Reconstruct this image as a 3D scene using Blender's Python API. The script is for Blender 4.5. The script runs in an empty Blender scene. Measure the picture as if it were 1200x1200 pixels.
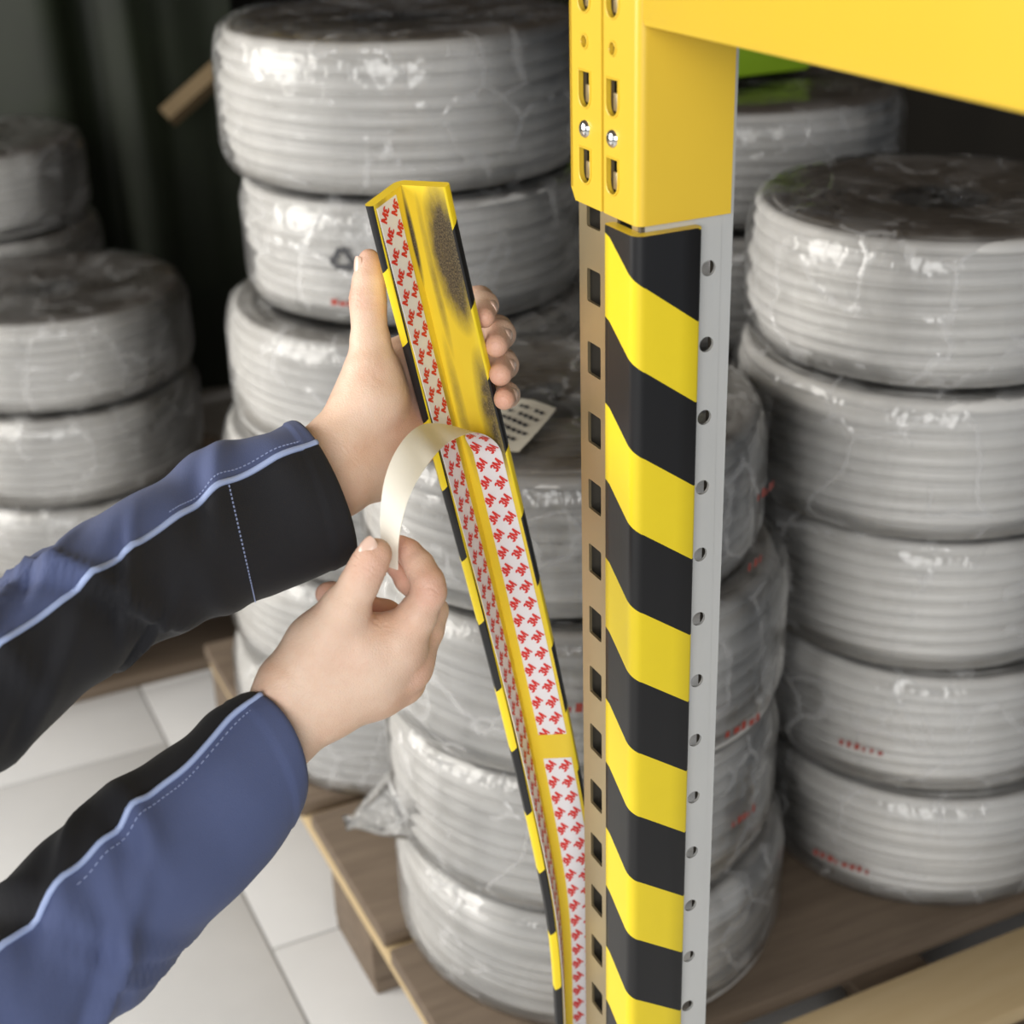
import bpy, bmesh, math, random
import numpy as np
from mathutils import Matrix, Vector
from mathutils.geometry import tessellate_polygon

sc = bpy.context.scene
COL = sc.collection
PI = math.pi

# ------------------------------------------------------------------ camera
F = 1800.0
H = 1.36
CR = np.zeros((3, 3))
_d = np.array([115.0, -3796.0, -F])
_up = -_d / np.linalg.norm(_d)
_b = np.array([0, 0, -1.0])
_fw = _b - _up * (_b @ _up)
_fw /= np.linalg.norm(_fw)
_rt = np.cross(_fw, _up)
CR = np.stack([_rt, _fw, _up])
CC = np.array([0.0, 0.0, H])
cam = bpy.data.cameras.new('camera')
cam.sensor_width = 36.0
cam.sensor_fit = 'HORIZONTAL'
cam.lens = F / 1200.0 * 36.0
cam.clip_start = 0.02
cam.dof.use_dof = True
cam.dof.focus_distance = 1.06
cam.dof.aperture_fstop = 5.6
cam.dof.aperture_blades = 9
camo = bpy.data.objects.new('camera', cam)
M4 = np.eye(4)
M4[:3, :3] = CR
M4[:3, 3] = CC
camo.matrix_world = Matrix(M4.tolist())
COL.objects.link(camo)
sc.camera = camo


def at(px, py, Z):
    """a point of the hall seen towards (px, py), Z metres in front of the camera"""
    return CC + CR @ np.array([(px - 600) / F * Z, -(py - 600) / F * Z, -Z])


YAW = math.radians(25)
E1 = np.array([math.cos(YAW), math.sin(YAW), 0.0])
E2 = np.array([-math.sin(YAW), math.cos(YAW), 0.0])
E3 = np.array([0, 0, 1.0])


def ab(a, b, z=0.0):
    return E1 * a + E2 * b + E3 * z


# ------------------------------------------------------------------ light
w = bpy.data.worlds.new('hall_ambient')
sc.world = w
w.use_nodes = True
w.node_tree.nodes['Background'].inputs[0].default_value = (0.74, 0.85, 1.0, 1)
w.node_tree.nodes['Background'].inputs[1].default_value = 0.27


def area(name, loc, target, sx, sy, power, col):
    l = bpy.data.lights.new(name, 'AREA')
    l.shape = 'RECTANGLE'
    l.size = sx
    l.size_y = sy
    l.energy = power
    l.color = col
    o = bpy.data.objects.new(name, l)
    o.location = loc
    o.rotation_euler = (Vector(target) - Vector(loc)).to_track_quat('-Z', 'Y').to_euler()
    COL.objects.link(o)
    return o


area('window_light', (-2.7, 0.95, 1.6), (0.1, 1.35, 0.75), 1.8, 1.7, 92, (1.0, 0.96, 0.90))
area('front_soft_light', (-0.35, -2.0, 1.8), (0.1, 1.2, 0.9), 2.4, 1.5, 84, (1.0, 0.98, 0.95))  # broad soft light added behind the camera; its source is unseen
sc.view_settings.view_transform = 'Standard'
sc.view_settings.look = 'None'
sc.view_settings.gamma = 1.0
sc.view_settings.use_curve_mapping = False
sc.view_settings.exposure = 0.0


# ------------------------------------------------------------------ helpers
def tag(o, label=None, cat=None, group=None, kind=None):
    if label:
        o['label'] = label
    if cat:
        o['category'] = cat
    if group:
        o['group'] = group
    if kind:
        o['kind'] = kind
    return o


def empty(name, loc, label=None, cat=None, group=None, rot=None):
    o = bpy.data.objects.new(name, None)
    o.empty_display_size = 0.05
    o.location = Vector([float(v) for v in loc])
    if rot is not None:
        o.rotation_euler = rot
    COL.objects.link(o)
    return tag(o, label, cat, group)


def wloc(o):
    p = np.array(o.location)
    while o.parent:
        o = o.parent
        p = p + np.array(o.location)
    return p


def obj(name, V, Fc, mats, parent=None, smooth=30, loc=None, fm=None, uv=None, local=False):
    """link one mesh object; V are world points unless local"""
    me = bpy.data.meshes.new(name)
    V = np.asarray(V, float)
    if loc is None:
        if parent is not None or local:
            loc = np.zeros(3)
            base = wloc(parent) if (parent is not None and not local) else np.zeros(3)
        else:
            base = V.mean(0).copy()
            base[2] = V[:, 2].min()
            loc = base
    else:
        base = np.asarray(loc, float)
        loc = base
    me.from_pydata((V - base).tolist(), [], [list(map(int, f)) for f in Fc])
    if not isinstance(mats, (list, tuple)):
        mats = [mats]
    for m in mats:
        me.materials.append(m)
    if fm is not None:
        me.polygons.foreach_set('material_index', np.asarray(fm, np.int32))
    if uv is not None:
        lay = me.uv_layers.new(name='UVMap')
        idx = np.zeros(len(me.loops), np.int32)
        me.loops.foreach_get('vertex_index', idx)
        lay.data.foreach_set('uv', np.asarray(uv, np.float32)[idx].ravel())
    if smooth:
        me.polygons.foreach_set('use_smooth', np.ones(len(me.polygons), bool))
        if smooth < 180:
            me.set_sharp_from_angle(angle=math.radians(smooth))
    me.validate()
    me.update()
    o = bpy.data.objects.new(name, me)
    o.location = loc
    COL.objects.link(o)
    if parent is not None:
        o.parent = parent
    return o


class MB:
    """collects pieces into one mesh"""

    def __init__(s):
        s.V = []
        s.F = []
        s.n = 0

    def add(s, V, Fc):
        V = np.asarray(V, float)
        s.V.append(V)
        s.F += [[i + s.n for i in f] for f in Fc]
        s.n += len(V)
        return s

    def box(s, o, u, v, wv, bev=0.0):
        """box from corner o with edge vectors u, v, wv"""
        o, u, v, wv = map(lambda q: np.asarray(q, float), (o, u, v, wv))
        if bev <= 0:
            V = [o + u * i + v * j + wv * k for k in (0, 1) for j in (0, 1) for i in (0, 1)]
            Fc = [[0, 2, 3, 1], [4, 5, 7, 6], [0, 1, 5, 4], [2, 6, 7, 3], [0, 4, 6, 2], [1, 3, 7, 5]]
            return s.add(V, Fc)
        lu, lv, lw = np.linalg.norm(u), np.linalg.norm(v), np.linalg.norm(wv)
        bm = bmesh.new()
        bmesh.ops.create_cube(bm, size=1.0)
        for vv in bm.verts:
            vv.co = Vector(((vv.co.x + .5) * lu, (vv.co.y + .5) * lv, (vv.co.z + .5) * lw))
        bmesh.ops.bevel(bm, geom=bm.edges[:], offset=bev, segments=2, affect='EDGES', profile=.5)
        bm.verts.index_update()
        V = [o + u / lu * q.co.x + v / lv * q.co.y + wv / lw * q.co.z for q in bm.verts]
        Fc = [[q.index for q in f.verts] for f in bm.faces]
        bm.free()
        return s.add(V, Fc)

    def tube(s, P, r, n=8, caps=True):
        P = np.asarray(P, float)
        r = np.full(len(P), r) if np.isscalar(r) else np.asarray(r)
        T = np.gradient(P, axis=0)
        T /= np.linalg.norm(T, axis=1)[:, None] + 1e-12
        ref = np.array([0, 0, 1.0]) if abs(T[0][2]) < .9 else np.array([1.0, 0, 0])
        V = []
        e = np.cross(T[0], ref)
        for i in range(len(P)):
            e = e - T[i] * (e @ T[i])
            e /= np.linalg.norm(e)
            f = np.cross(T[i], e)
            for k in range(n):
                a = 2 * PI * k / n
                V.append(P[i] + r[i] * (e * math.cos(a) + f * math.sin(a)))
        Fc = []
        for i in range(len(P) - 1):
            for k in range(n):
                Fc.append([i * n + k, i * n + (k + 1) % n, (i + 1) * n + (k + 1) % n, (i + 1) * n + k])
        if caps:
            Fc.append(list(range(n))[::-1])
            Fc.append([(len(P) - 1) * n + k for k in range(n)])
        return s.add(V, Fc)

    def plate(s, o, u, v, nrm, outer, holes, th):
        """flat plate with real holes; outer and holes are 2D loops in (u, v)"""
        o, u, v, nrm = map(lambda q: np.asarray(q, float), (o, u, v, nrm))
        loops = [outer] + holes
        tris = tessellate_polygon([[Vector((p[0], p[1], 0)) for p in L] for L in loops])
        flat = [p for L in loops for p in L]
        n = len(flat)
        V = [o + u * p[0] + v * p[1] for p in flat] + [o + u * p[0] + v * p[1] - nrm * th for p in flat]
        Fc = []
        for t in tris:
            a, b, c = t
            A, B, Cc = flat[a], flat[b], flat[c]
            if (B[0] - A[0]) * (Cc[1] - A[1]) - (B[1] - A[1]) * (Cc[0] - A[0]) < 0:
                b, c = c, b
            if np.cross(u, v) @ nrm < 0:
                b, c = c, b
            Fc += [[a, b, c], [a + n, c + n, b + n]]
        k = 0
        for L in loops:
            m = len(L)
            for i in range(m):
                j = (i + 1) % m
                Fc.append([k + i, k + j, k + j + n, k + i + n])
            k += m
        return s.add(V, Fc)

    def build(s, name, mat, parent=None, **k):
        return obj(name, np.vstack(s.V), s.F, mat, parent, **k)


def circle(cx, cy, r, n=20):
    return [(cx + r * math.cos(2 * PI * i / n), cy + r * math.sin(2 * PI * i / n)) for i in range(n)]


def rrect(cx, cy, wx, wy, r, n=3):
    out = []
    for qx, qy, a0 in ((1, 1, 0), (-1, 1, 90), (-1, -1, 180), (1, -1, 270)):
        for i in range(n + 1):
            a = math.radians(a0 + 90 * i / n)
            out.append((cx + qx * (wx / 2 - r) + r * math.cos(a), cy + qy * (wy / 2 - r) + r * math.sin(a)))
    return out


def catmull(P, m=8):
    P = np.asarray(P, float)
    Q = np.vstack([2 * P[0] - P[1], P, 2 * P[-1] - P[-2]])
    out = []
    for i in range(1, len(Q) - 2):
        for k in range(m):
            t = k / m
            a, b, c, d = Q[i - 1], Q[i], Q[i + 1], Q[i + 2]
            out.append(.5 * (2 * b + (c - a) * t + (2 * a - 5 * b + 4 * c - d) * t * t + (3 * b - a - 3 * c + d) * t ** 3))
    out.append(P[-1])
    return np.array(out)


# ------------------------------------------------------------------ materials
class NT:
    def __init__(s, name):
        s.m = bpy.data.materials.new(name)
        s.m.use_nodes = True
        s.t = s.m.node_tree
        s.p = s.t.nodes['Principled BSDF']
        s.out = s.t.nodes['Material Output']

    def n(s, kind, **kw):
        nd = s.t.nodes.new('ShaderNode' + kind)
        for k, v in kw.items():
            if hasattr(nd, k) and k not in nd.inputs:
                setattr(nd, k, v)
            else:
                nd.inputs[k].default_value = v
        return nd

    def l(s, a, b):
        s.t.links.new(a, b)

    def math(s, op, a, b=None, clamp=False):
        nd = s.t.nodes.new('ShaderNodeMath')
        nd.operation = op
        nd.use_clamp = clamp
        for i, q in enumerate((a, b)):
            if q is None:
                continue
            if isinstance(q, (int, float)):
                nd.inputs[i].default_value = q
            else:
                s.l(q, nd.inputs[i])
        return nd.outputs[0]

    def mix(s, fac, a, b):
        nd = s.t.nodes.new('ShaderNodeMix')
        nd.data_type = 'RGBA'
        for i, q in ((0, fac), (6, a), (7, b)):
            if isinstance(q, (int, float)):
                nd.inputs[i].default_value = q
            elif isinstance(q, tuple):
                nd.inputs[i].default_value = q + (1,) if len(q) == 3 else q
            else:
                s.l(q, nd.inputs[i])
        return nd.outputs[2]

    def coord(s, which='Object'):
        return s.t.nodes.new('ShaderNodeTexCoord').outputs[which]

    def noise(s, vec, scale, detail=4, rough=.55, stretch=None):
        if stretch:
            mp = s.t.nodes.new('ShaderNodeMapping')
            mp.inputs['Scale'].default_value = stretch
            s.l(vec, mp.inputs[0])
            vec = mp.outputs[0]
        nd = s.n('TexNoise', Scale=scale, Detail=detail, Roughness=rough)
        s.l(vec, nd.inputs['Vector'])
        return nd.outputs['Fac']

    def ramp(s, fac, pts):
        nd = s.t.nodes.new('ShaderNodeValToRGB')
        el = nd.color_ramp.elements
        while len(el) < len(pts):
            el.new(.5)
        for e, (p, c) in zip(el, pts):
            e.position = p
            e.color = c + (1,) if len(c) == 3 else c
        s.l(fac, nd.inputs[0])
        return nd.outputs[0]

    def bump(s, h, strength=.3, dist=.001):
        nd = s.n('Bump', Strength=strength, Distance=dist)
        s.l(h, nd.inputs['Height'])
        s.l(nd.outputs[0], s.p.inputs['Normal'])
        return nd


def srgb(r, g, b):
    f = lambda c: (c / 255 / 12.92) if c / 255 <= .04045 else ((c / 255 + .055) / 1.055) ** 2.4
    return (f(r), f(g), f(b))


def plain(name, c, rough=.5, metal=0.0, var=.06, scale=30, bump=0.0, bscale=200, coat=0):
    t = NT(name)
    o = t.coord()
    f = t.noise(o, scale)
    lo = tuple(max(0, q * (1 - var)) for q in c)
    hi = tuple(min(1, q * (1 + var)) for q in c)
    t.l(t.mix(f, lo, hi), t.p.inputs['Base Color'])
    t.p.inputs['Roughness'].default_value = rough
    t.p.inputs['Metallic'].default_value = metal
    t.p.inputs['Coat Weight'].default_value = coat
    if bump:
        t.bump(t.noise(o, bscale, 3), bump, .0006)
    return t.m


YEL = (0.86, 0.66, 0.022)
BLK = (0.012, 0.012, 0.013)


def stripes(name, k, s0, period, duty):
    t = NT(name)
    uv = t.coord('UV')
    sp = t.n('SeparateXYZ')
    t.l(uv, sp.inputs[0])
    q = t.math('FRACT', t.math('DIVIDE', t.math('SUBTRACT', t.math('SUBTRACT', sp.outputs[1], t.math('MULTIPLY', sp.outputs[0], k)), s0 - 10 * period), period))
    yel = t.math('LESS_THAN', q, duty)
    f = t.noise(uv, 60)
    yc = t.mix(f, tuple(c * .95 for c in YEL), YEL)
    t.l(t.mix(yel, BLK, yc), t.p.inputs['Base Color'])
    t.p.inputs['Roughness'].default_value = .34
    t.bump(t.noise(uv, 900, 2, stretch=(1, .05, 1)), .06, .0005)
    return t.m


M = {}
M['stripe_mounted'] = stripes('striped foam skin', .72, .0285, .1125, .48)
M['stripe_held'] = stripes('striped foam skin held', -.98, .003, .1125, .48)


def foam_inner():
    """yellow back of the foam; the bare glue strip has picked up dark smears"""
    t = NT('yellow foam back with dirty glue strip')
    uv = t.coord('UV')
    sp = t.n('SeparateXYZ')
    t.l(uv, sp.inputs[0])
    u, v = sp.outputs[0], sp.outputs[1]
    n1 = t.noise(uv, 45, 5, .6, stretch=(1, .35, 1))
    n2 = t.noise(uv, 1400, 4, .7, stretch=(1, .45, 1))

    def blob(u0, v0, su, sv):
        a = t.math('POWER', t.math('DIVIDE', t.math('SUBTRACT', u, u0), su), 2.0)
        b = t.math('POWER', t.math('DIVIDE', t.math('SUBTRACT', v, v0), sv), 2.0)
        return t.math('SUBTRACT', 1.0, t.math('ADD', a, b), True)
    m = t.math('MAXIMUM', blob(.026, .045, .017, .062), t.math('MULTIPLY', blob(.031, .165, .012, .06), .8))
    m = t.math('MAXIMUM', m, t.math('MULTIPLY', blob(.010, .06, .004, .07), .45))
    m = t.math('MAXIMUM', m, t.math('MULTIPLY', blob(.006, .16, .005, .07), .4))
    m = t.math('MAXIMUM', m, t.math('MULTIPLY', blob(.000, .03, .003, .04), .9))
    edge = t.noise(uv, 130, 4, .7, stretch=(1, .3, 1))
    m = t.math('MULTIPLY', m, t.math('ADD', t.math('MULTIPLY', n2, .9), t.math('MULTIPLY', edge, 1.5)))
    m = t.math('SUBTRACT', t.math('MULTIPLY', m, 1.25), .12, True)
    base = t.mix(n1, (0.80, 0.56, .03), (0.88, 0.68, .05))
    speck = t.mix(t.math('MULTIPLY', t.math('SUBTRACT', n2, .42), 4.0, True), (0.035, 0.03, 0.025), (0.26, .20, .10))
    t.l(t.mix(m, base, speck), t.p.inputs['Base Color'])
    t.p.inputs['Roughness'].default_value = .42
    t.bump(n2, .25, .0006)
    return t.m


M['foam_back'] = foam_inner()
M['rack_yellow'] = plain('yellow powder coat', (0.74, 0.50, 0.04), .34, var=.04, scale=12, bump=.04, bscale=500)
M['liner_print'] = plain('white printed liner', (0.83, 0.82, 0.85), .38, var=.02)
M['liner_back'] = plain('cream liner back', (0.84, 0.80, 0.70), .45, var=.04, scale=60)
M['red_ink'] = plain('red ink', (0.70, 0.030, 0.022), .45, var=.05)
M['chrome'] = plain('zinc plated bolt', (0.85, 0.85, 0.83), .18, 1.0)
M['dark'] = plain('dark interior', (0.02, 0.018, 0.015), .8)


def steel(name, base, rough, metal):
    t = NT(name)
    o = t.coord()
    f = t.noise(o, 14, 5, .6, stretch=(1, 1, .35))
    g = t.noise(o, 160, 2, .5, stretch=(1, 1, .1))
    lo = tuple(c * .82 for c in base)
    t.l(t.mix(f, lo, base), t.p.inputs['Base Color'])
    t.p.inputs['Metallic'].default_value = metal
    t.l(t.math('ADD', t.math('MULTIPLY', f, .15), rough - .07), t.p.inputs['Roughness'])
    t.bump(g, .05, .0005)
    return t.m


M['steel'] = steel('galvanised steel', (0.70, 0.705, 0.69), .45, .35)
M['steel_inner_shade'] = steel('steel with interior shade', (0.16, 0.145, 0.12), .55, .5)  # darkened steel: shade inside the hollow upright is put into the colour
M['steel_front'] = steel('gold tinted steel', (0.60, 0.49, 0.30), .36, .85)  # front sheet and hooks get a more golden base colour


def cable():
    t = NT('grey cable sheath')
    o = t.coord()
    f = t.noise(o, 9, 3)
    info = t.n('ObjectInfo')
    c = t.mix(f, (0.54, 0.53, 0.51), (0.66, 0.65, 0.625))
    t.l(c, t.p.inputs['Base Color'])
    t.p.inputs['Roughness'].default_value = .42
    return t.m


M['cable'] = cable()


def film(name, haze, gloss):
    t = NT(name)
    o = t.coord()
    n1 = t.noise(o, 14, 4, .6, stretch=(1, 1, .45))
    wp = t.n('VectorMath', operation='MULTIPLY_ADD')
    nn = t.n('TexNoise', Scale=9.0, Detail=2.0)
    t.l(o, nn.inputs['Vector'])
    t.l(nn.outputs['Color'], wp.inputs[0])
    wp.inputs[1].default_value = (.10, .10, .10)
    t.l(o, wp.inputs[2])
    vo = t.n('TexVoronoi', feature='DISTANCE_TO_EDGE', Scale=11.0)
    t.l(wp.outputs[0], vo.inputs['Vector'])
    crease = t.ramp(vo.outputs['Distance'], [(0, (1, 1, 1)), (.045, (0, 0, 0))])
    fold = t.math('MULTIPLY', crease, t.math('GREATER_THAN', n1, .50))
    bp = t.n('Bump', Strength=.9, Distance=.012)
    t.l(t.math('ADD', n1, t.math('MULTIPLY', fold, .10)), bp.inputs['Height'])
    tr = t.n('BsdfTransparent')
    gl = t.n('BsdfGlossy', Roughness=.13)
    gl.inputs['Color'].default_value = (1, 1, 1, 1)
    df = t.n('BsdfDiffuse')
    df.inputs['Color'].default_value = (.85, .85, .85, 1)
    t.l(bp.outputs[0], gl.inputs['Normal'])
    fr = t.n('Fresnel', IOR=1.5)
    m1 = t.n('MixShader')
    t.l(t.math('ADD', t.math('MULTIPLY', fr.outputs[0], gloss), .0, True), m1.inputs[0])
    m0 = t.n('MixShader')
    hz = t.math('ADD', t.ramp(n1, [(.42, (.12, .12, .12)), (.72, (1, 1, 1))]), t.math('MULTIPLY', fold, 1.3))
    t.l(t.math('MULTIPLY', hz, haze, True), m0.inputs[0])
    t.l(tr.outputs[0], m0.inputs[1])
    t.l(df.outputs[0], m0.inputs[2])
    t.l(m0.outputs[0], m1.inputs[1])
    t.l(gl.outputs[0], m1.inputs[2])
    t.l(m1.outputs[0], t.out.inputs[0])
    return t.m


M['film'] = film('clear shrink film', .16, 1.0)


def wood(name, a, b):
    t = NT(name)
    o = t.coord()
    f = t.noise(o, 6, 6, .6, stretch=(1, 9, 9))
    g = t.noise(o, 3, 3)
    c = t.mix(f, a, b)
    c = t.mix(t.math('MULTIPLY', g, .35), c, tuple(q * .5 for q in a))
    t.l(c, t.p.inputs['Base Color'])
    t.p.inputs['Roughness'].default_value = .75
    t.bump(f, .3, .002)
    return t.m


M['wood'] = wood('weathered pallet wood', (0.085, 0.058, 0.038), (0.30, 0.23, 0.165))
M['wood_light'] = wood('pale pallet wood', (0.50, 0.36, 0.18), (0.66, 0.52, 0.31))


def tile():
    t = NT('light grey floor tile')
    o = t.coord()
    f = t.noise(o, 7, 5, .6)
    t.l(t.mix(f, (0.62, 0.62, 0.615), (0.74, 0.74, 0.735)), t.p.inputs['Base Color'])
    t.p.inputs['Roughness'].default_value = .45
    return t.m


M['tile'] = tile()
M['grout'] = plain('grey grout', (0.42, .42, .41), .9)


def skin():
    t = NT('skin')
    o = t.coord()
    f = t.noise(o, 30, 5, .6)
    g = t.noise(o, 1100, 3, .6)
    c = t.ramp(f, [(.3, (0.72, 0.46, 0.33)), (.52, (0.78, 0.555, 0.42)), (.72, (0.81, 0.61, 0.475))])
    fl = t.n('Attribute', attribute_name='flush')
    c = t.mix(t.math('MULTIPLY', fl.outputs['Fac'], .62, True), c, (0.68, 0.30, 0.22))
    t.l(c, t.p.inputs['Base Color'])
    t.p.inputs['Roughness'].default_value = .46
    t.p.inputs['Subsurface Weight'].default_value = .10
    t.p.inputs['Subsurface Radius'].default_value = (.010, .004, .002)
    t.p.inputs['Subsurface Scale'].default_value = .4
    vo = t.n('TexVoronoi', feature='DISTANCE_TO_EDGE', Scale=520.0)
    t.l(o, vo.inputs['Vector'])
    h = t.math('ADD', t.math('MULTIPLY', g, .6), t.math('MULTIPLY', t.noise(o, 90, 4, .6), 1.3))
    h = t.math('ADD', h, t.math('MULTIPLY', t.math('MINIMUM', vo.outputs['Distance'], .25), 1.2))
    t.bump(h, .32, .0012)
    return t.m


M['skin'] = skin()
M['nail'] = plain('fingernail', (0.79, 0.565, 0.465), .22, var=.04)


def cloth(name, c, var=.12):
    t = NT(name)
    o = t.coord()
    f = t.noise(o, 22, 4, .6)
    g = t.noise(o, 1400, 2, .5)
    t.l(t.mix(f, tuple(q * (1 - var) for q in c), tuple(q * (1 + var) for q in c)), t.p.inputs['Base Color'])
    t.p.inputs['Roughness'].default_value = .85
    t.p.inputs['Sheen Weight'].default_value = .06
    t.bump(g, .35, .0008)
    return t.m


M['cloth_blue'] = cloth('blue grey work cloth', (0.072, 0.095, 0.205))
M['cloth_black'] = cloth('black work cloth', (0.0065, 0.0068, 0.010))
M['piping'] = plain('pale blue piping', (0.36, 0.45, 0.72), .5)
M['thread'] = plain('pale blue thread', (0.30, 0.36, 0.58), .6)
M['paper'] = plain('cream paper label', (0.70, 0.66, 0.55), .7)
M['ink'] = plain('dark ink', (0.05, 0.05, 0.055), .6)
M['red_mark'] = plain('faded red print', (0.34, 0.05, 0.035), .6)
M['green'] = plain('green plastic', (0.36, 0.60, 0.03), .45)
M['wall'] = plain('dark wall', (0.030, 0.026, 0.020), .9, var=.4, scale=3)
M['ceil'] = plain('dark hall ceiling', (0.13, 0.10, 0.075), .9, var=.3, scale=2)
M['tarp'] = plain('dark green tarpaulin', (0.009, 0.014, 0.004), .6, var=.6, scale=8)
M['brown'] = plain('brown batten', (0.20, 0.14, 0.07), .7)

# ------------------------------------------------------------------ floor and wall
fl = empty('floor', (0, 0, 0))
fl['kind'] = 'structure'
g = MB()
g.box(ab(-4.5, -2, -.03), E1 * 9, E2 * 7.5, E3 * .027)
tag(g.build('grout_bed', M['grout'], fl, smooth=0))
TS = .36
lineA = .362
tile_me = None
for i in range(-9, 9):
    for j in range(-1, 15):
        a0 = lineA + i * TS
        b0 = 1.377 + (j - 4) * TS + (.5 * TS if i % 2 == 0 else 0)
        if tile_me is None:
            t0 = MB().box((.003, .003, -.012), (TS - .0045, 0, 0), (0, TS - .0045, 0), (0, 0, .012), .0012)
            o = t0.build('floor_tile', M['tile'], None, loc=(0, 0, 0))
            tile_me = o.data
        else:
            o = bpy.data.objects.new('floor_tile', tile_me)
            COL.objects.link(o)
        o.location = ab(a0, b0)
        o.rotation_euler = (0, 0, YAW)
        o.parent = fl
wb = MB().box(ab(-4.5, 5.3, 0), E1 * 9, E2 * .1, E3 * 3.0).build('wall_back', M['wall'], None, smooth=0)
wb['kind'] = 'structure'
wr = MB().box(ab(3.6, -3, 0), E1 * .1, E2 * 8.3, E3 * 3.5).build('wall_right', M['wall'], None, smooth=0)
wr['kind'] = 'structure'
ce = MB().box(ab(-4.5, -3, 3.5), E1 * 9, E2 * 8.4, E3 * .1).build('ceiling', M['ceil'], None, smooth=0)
ce['kind'] = 'structure'


# ------------------------------------------------------------------ pallets
def pallet(a0, b0, label, seed, light_first):
    rnd = random.Random(seed)
    rt = empty('wooden_pallet', ab(a0, b0), label, 'pallet', 'pallets under the cable coils', (0, 0, YAW))
    L = 1.0

    def part(name, x, y, z, lx, ly, lz, mat):
        m = MB().box((x, y, z), (lx, 0, 0), (0, ly, 0), (0, 0, lz), .003)
        o = m.build(name, mat, None, loc=(0, 0, 0))
        o.parent = rt
        return o
    spans = [(0, .10), (.135, .405), (.432, .695), (.722, .96), (.987, 1.2)]
    for k, (y0, y1) in enumerate(spans):
        dx = rnd.uniform(-.006, .006)
        part('deck_board', dx, y0, .122 + rnd.uniform(-.001, 0), L, y1 - y0, .022, M['wood_light'] if (k == 0 and light_first) else M['wood'])  # the pale first board is newer wood
    for x in (0, .45, .90):
        part('stringer_board', x + .002, 0.002, .100, .098, 1.196, .022, M['wood_light'] if x == 0 else M['wood'])  # outer stringer uses the paler wood, the inner two the darker
        for y in (0, .49, 1.055):
            part('block', x + .004, y + (.003 if y == 0 else 0), .022, .095, .142, .078, M['wood'])
    for y in (.004, .49, 1.052):
        part('runner_board', .006, y, 0.0, .986, .145, .0215, M['wood'])
    return rt


pallet(.448, .925, 'weathered wooden pallet under the four tall cable stacks beside the rack upright', 3, True)
pallet(-.30, 2.28, 'wooden pallet under the far left cable stacks, behind the tall left stack', 5, False)


# ------------------------------------------------------------------ cable coils
def lathe(prof, nseg, fn=None):
    """prof: (r, z, tag) rows; fn(r, z, theta, i) -> r, z arrays"""
    prof = np.asarray(prof, float)
    th = np.arange(nseg) * 2 * PI / nseg
    r = np.repeat(prof[:, 0][:, None], nseg, 1)
    z = np.repeat(prof[:, 1][:, None], nseg, 1)
    if fn:
        r, z = fn(r, z, th[None, :], np.arange(len(prof))[:, None])
    V = np.stack([r * np.cos(th), r * np.sin(th), z], 2).reshape(-1, 3)
    Fc = []
    n = len(prof)
    for i in range(n - 1):
        for k in range(nseg):
            k2 = (k + 1) % nseg
            Fc.append((i * nseg + k, i * nseg + k2, (i + 1) * nseg + k2, (i + 1) * nseg + k))
    return V, Fc


def smooth_noise(rng, th, amps):
    out = np.zeros_like(th)
    for k, a in amps:
        out = out + a * np.sin(k * th + rng.uniform(0, 2 * PI))
    return out


def winding_mesh(R, Hh, seed, nt=9):
    rng = np.random.default_rng(seed)
    d = Hh / nt
    prof = []
    ids = []
    nr = int((R * .78) / d)
    # outer side from the bottom up, then across the top inwards, then down the hole
    for k in range(nt):
        for q in range(5):
            a = -PI / 2 + PI * q / 4.0 * .999
            prof.append((R - d / 2 + d / 2 * math.cos(a) * 1.0, d * k + d / 2 + d / 2 * math.sin(a)))
            ids.append(k)
    for k in range(1, nr):
        for q in range(5):
            a = PI * q / 4.0
            prof.append((R - d / 2 - d * k + d / 2 * math.cos(a), Hh - d / 2 + d / 2 * math.sin(a)))
            ids.append(nt + k)
    rin = R - d * nr
    for k in range(nt):
        prof.append((rin - .3 * d * (k % 2), Hh - d * k - d / 2))
        ids.append(nt + nr + k)
    ids = np.array(ids)
    offs = rng.normal(0, .0024, ids.max() + 1)
    ph = rng.uniform(0, 2 * PI, ids.max() + 1)
    ph2 = rng.uniform(0, 2 * PI, ids.max() + 1)

    def fn(r, z, th, i):
        o = offs[ids[i]] + .0016 * np.sin(th + ph[ids[i]]) + .0012 * np.sin(3 * th + ph2[ids[i]])
        bulge = .006 * np.sin(PI * np.clip(z / Hh, 0, 1))
        zz = z + .25 * d * np.sin(th + ph2[0]) * np.sin(PI * np.clip(z / Hh, 0, 1)) + np.where(ids[i] >= nt, .4 * o, 0)
        return r + o + bulge, zz
    return lathe(prof, 96, fn)


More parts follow.
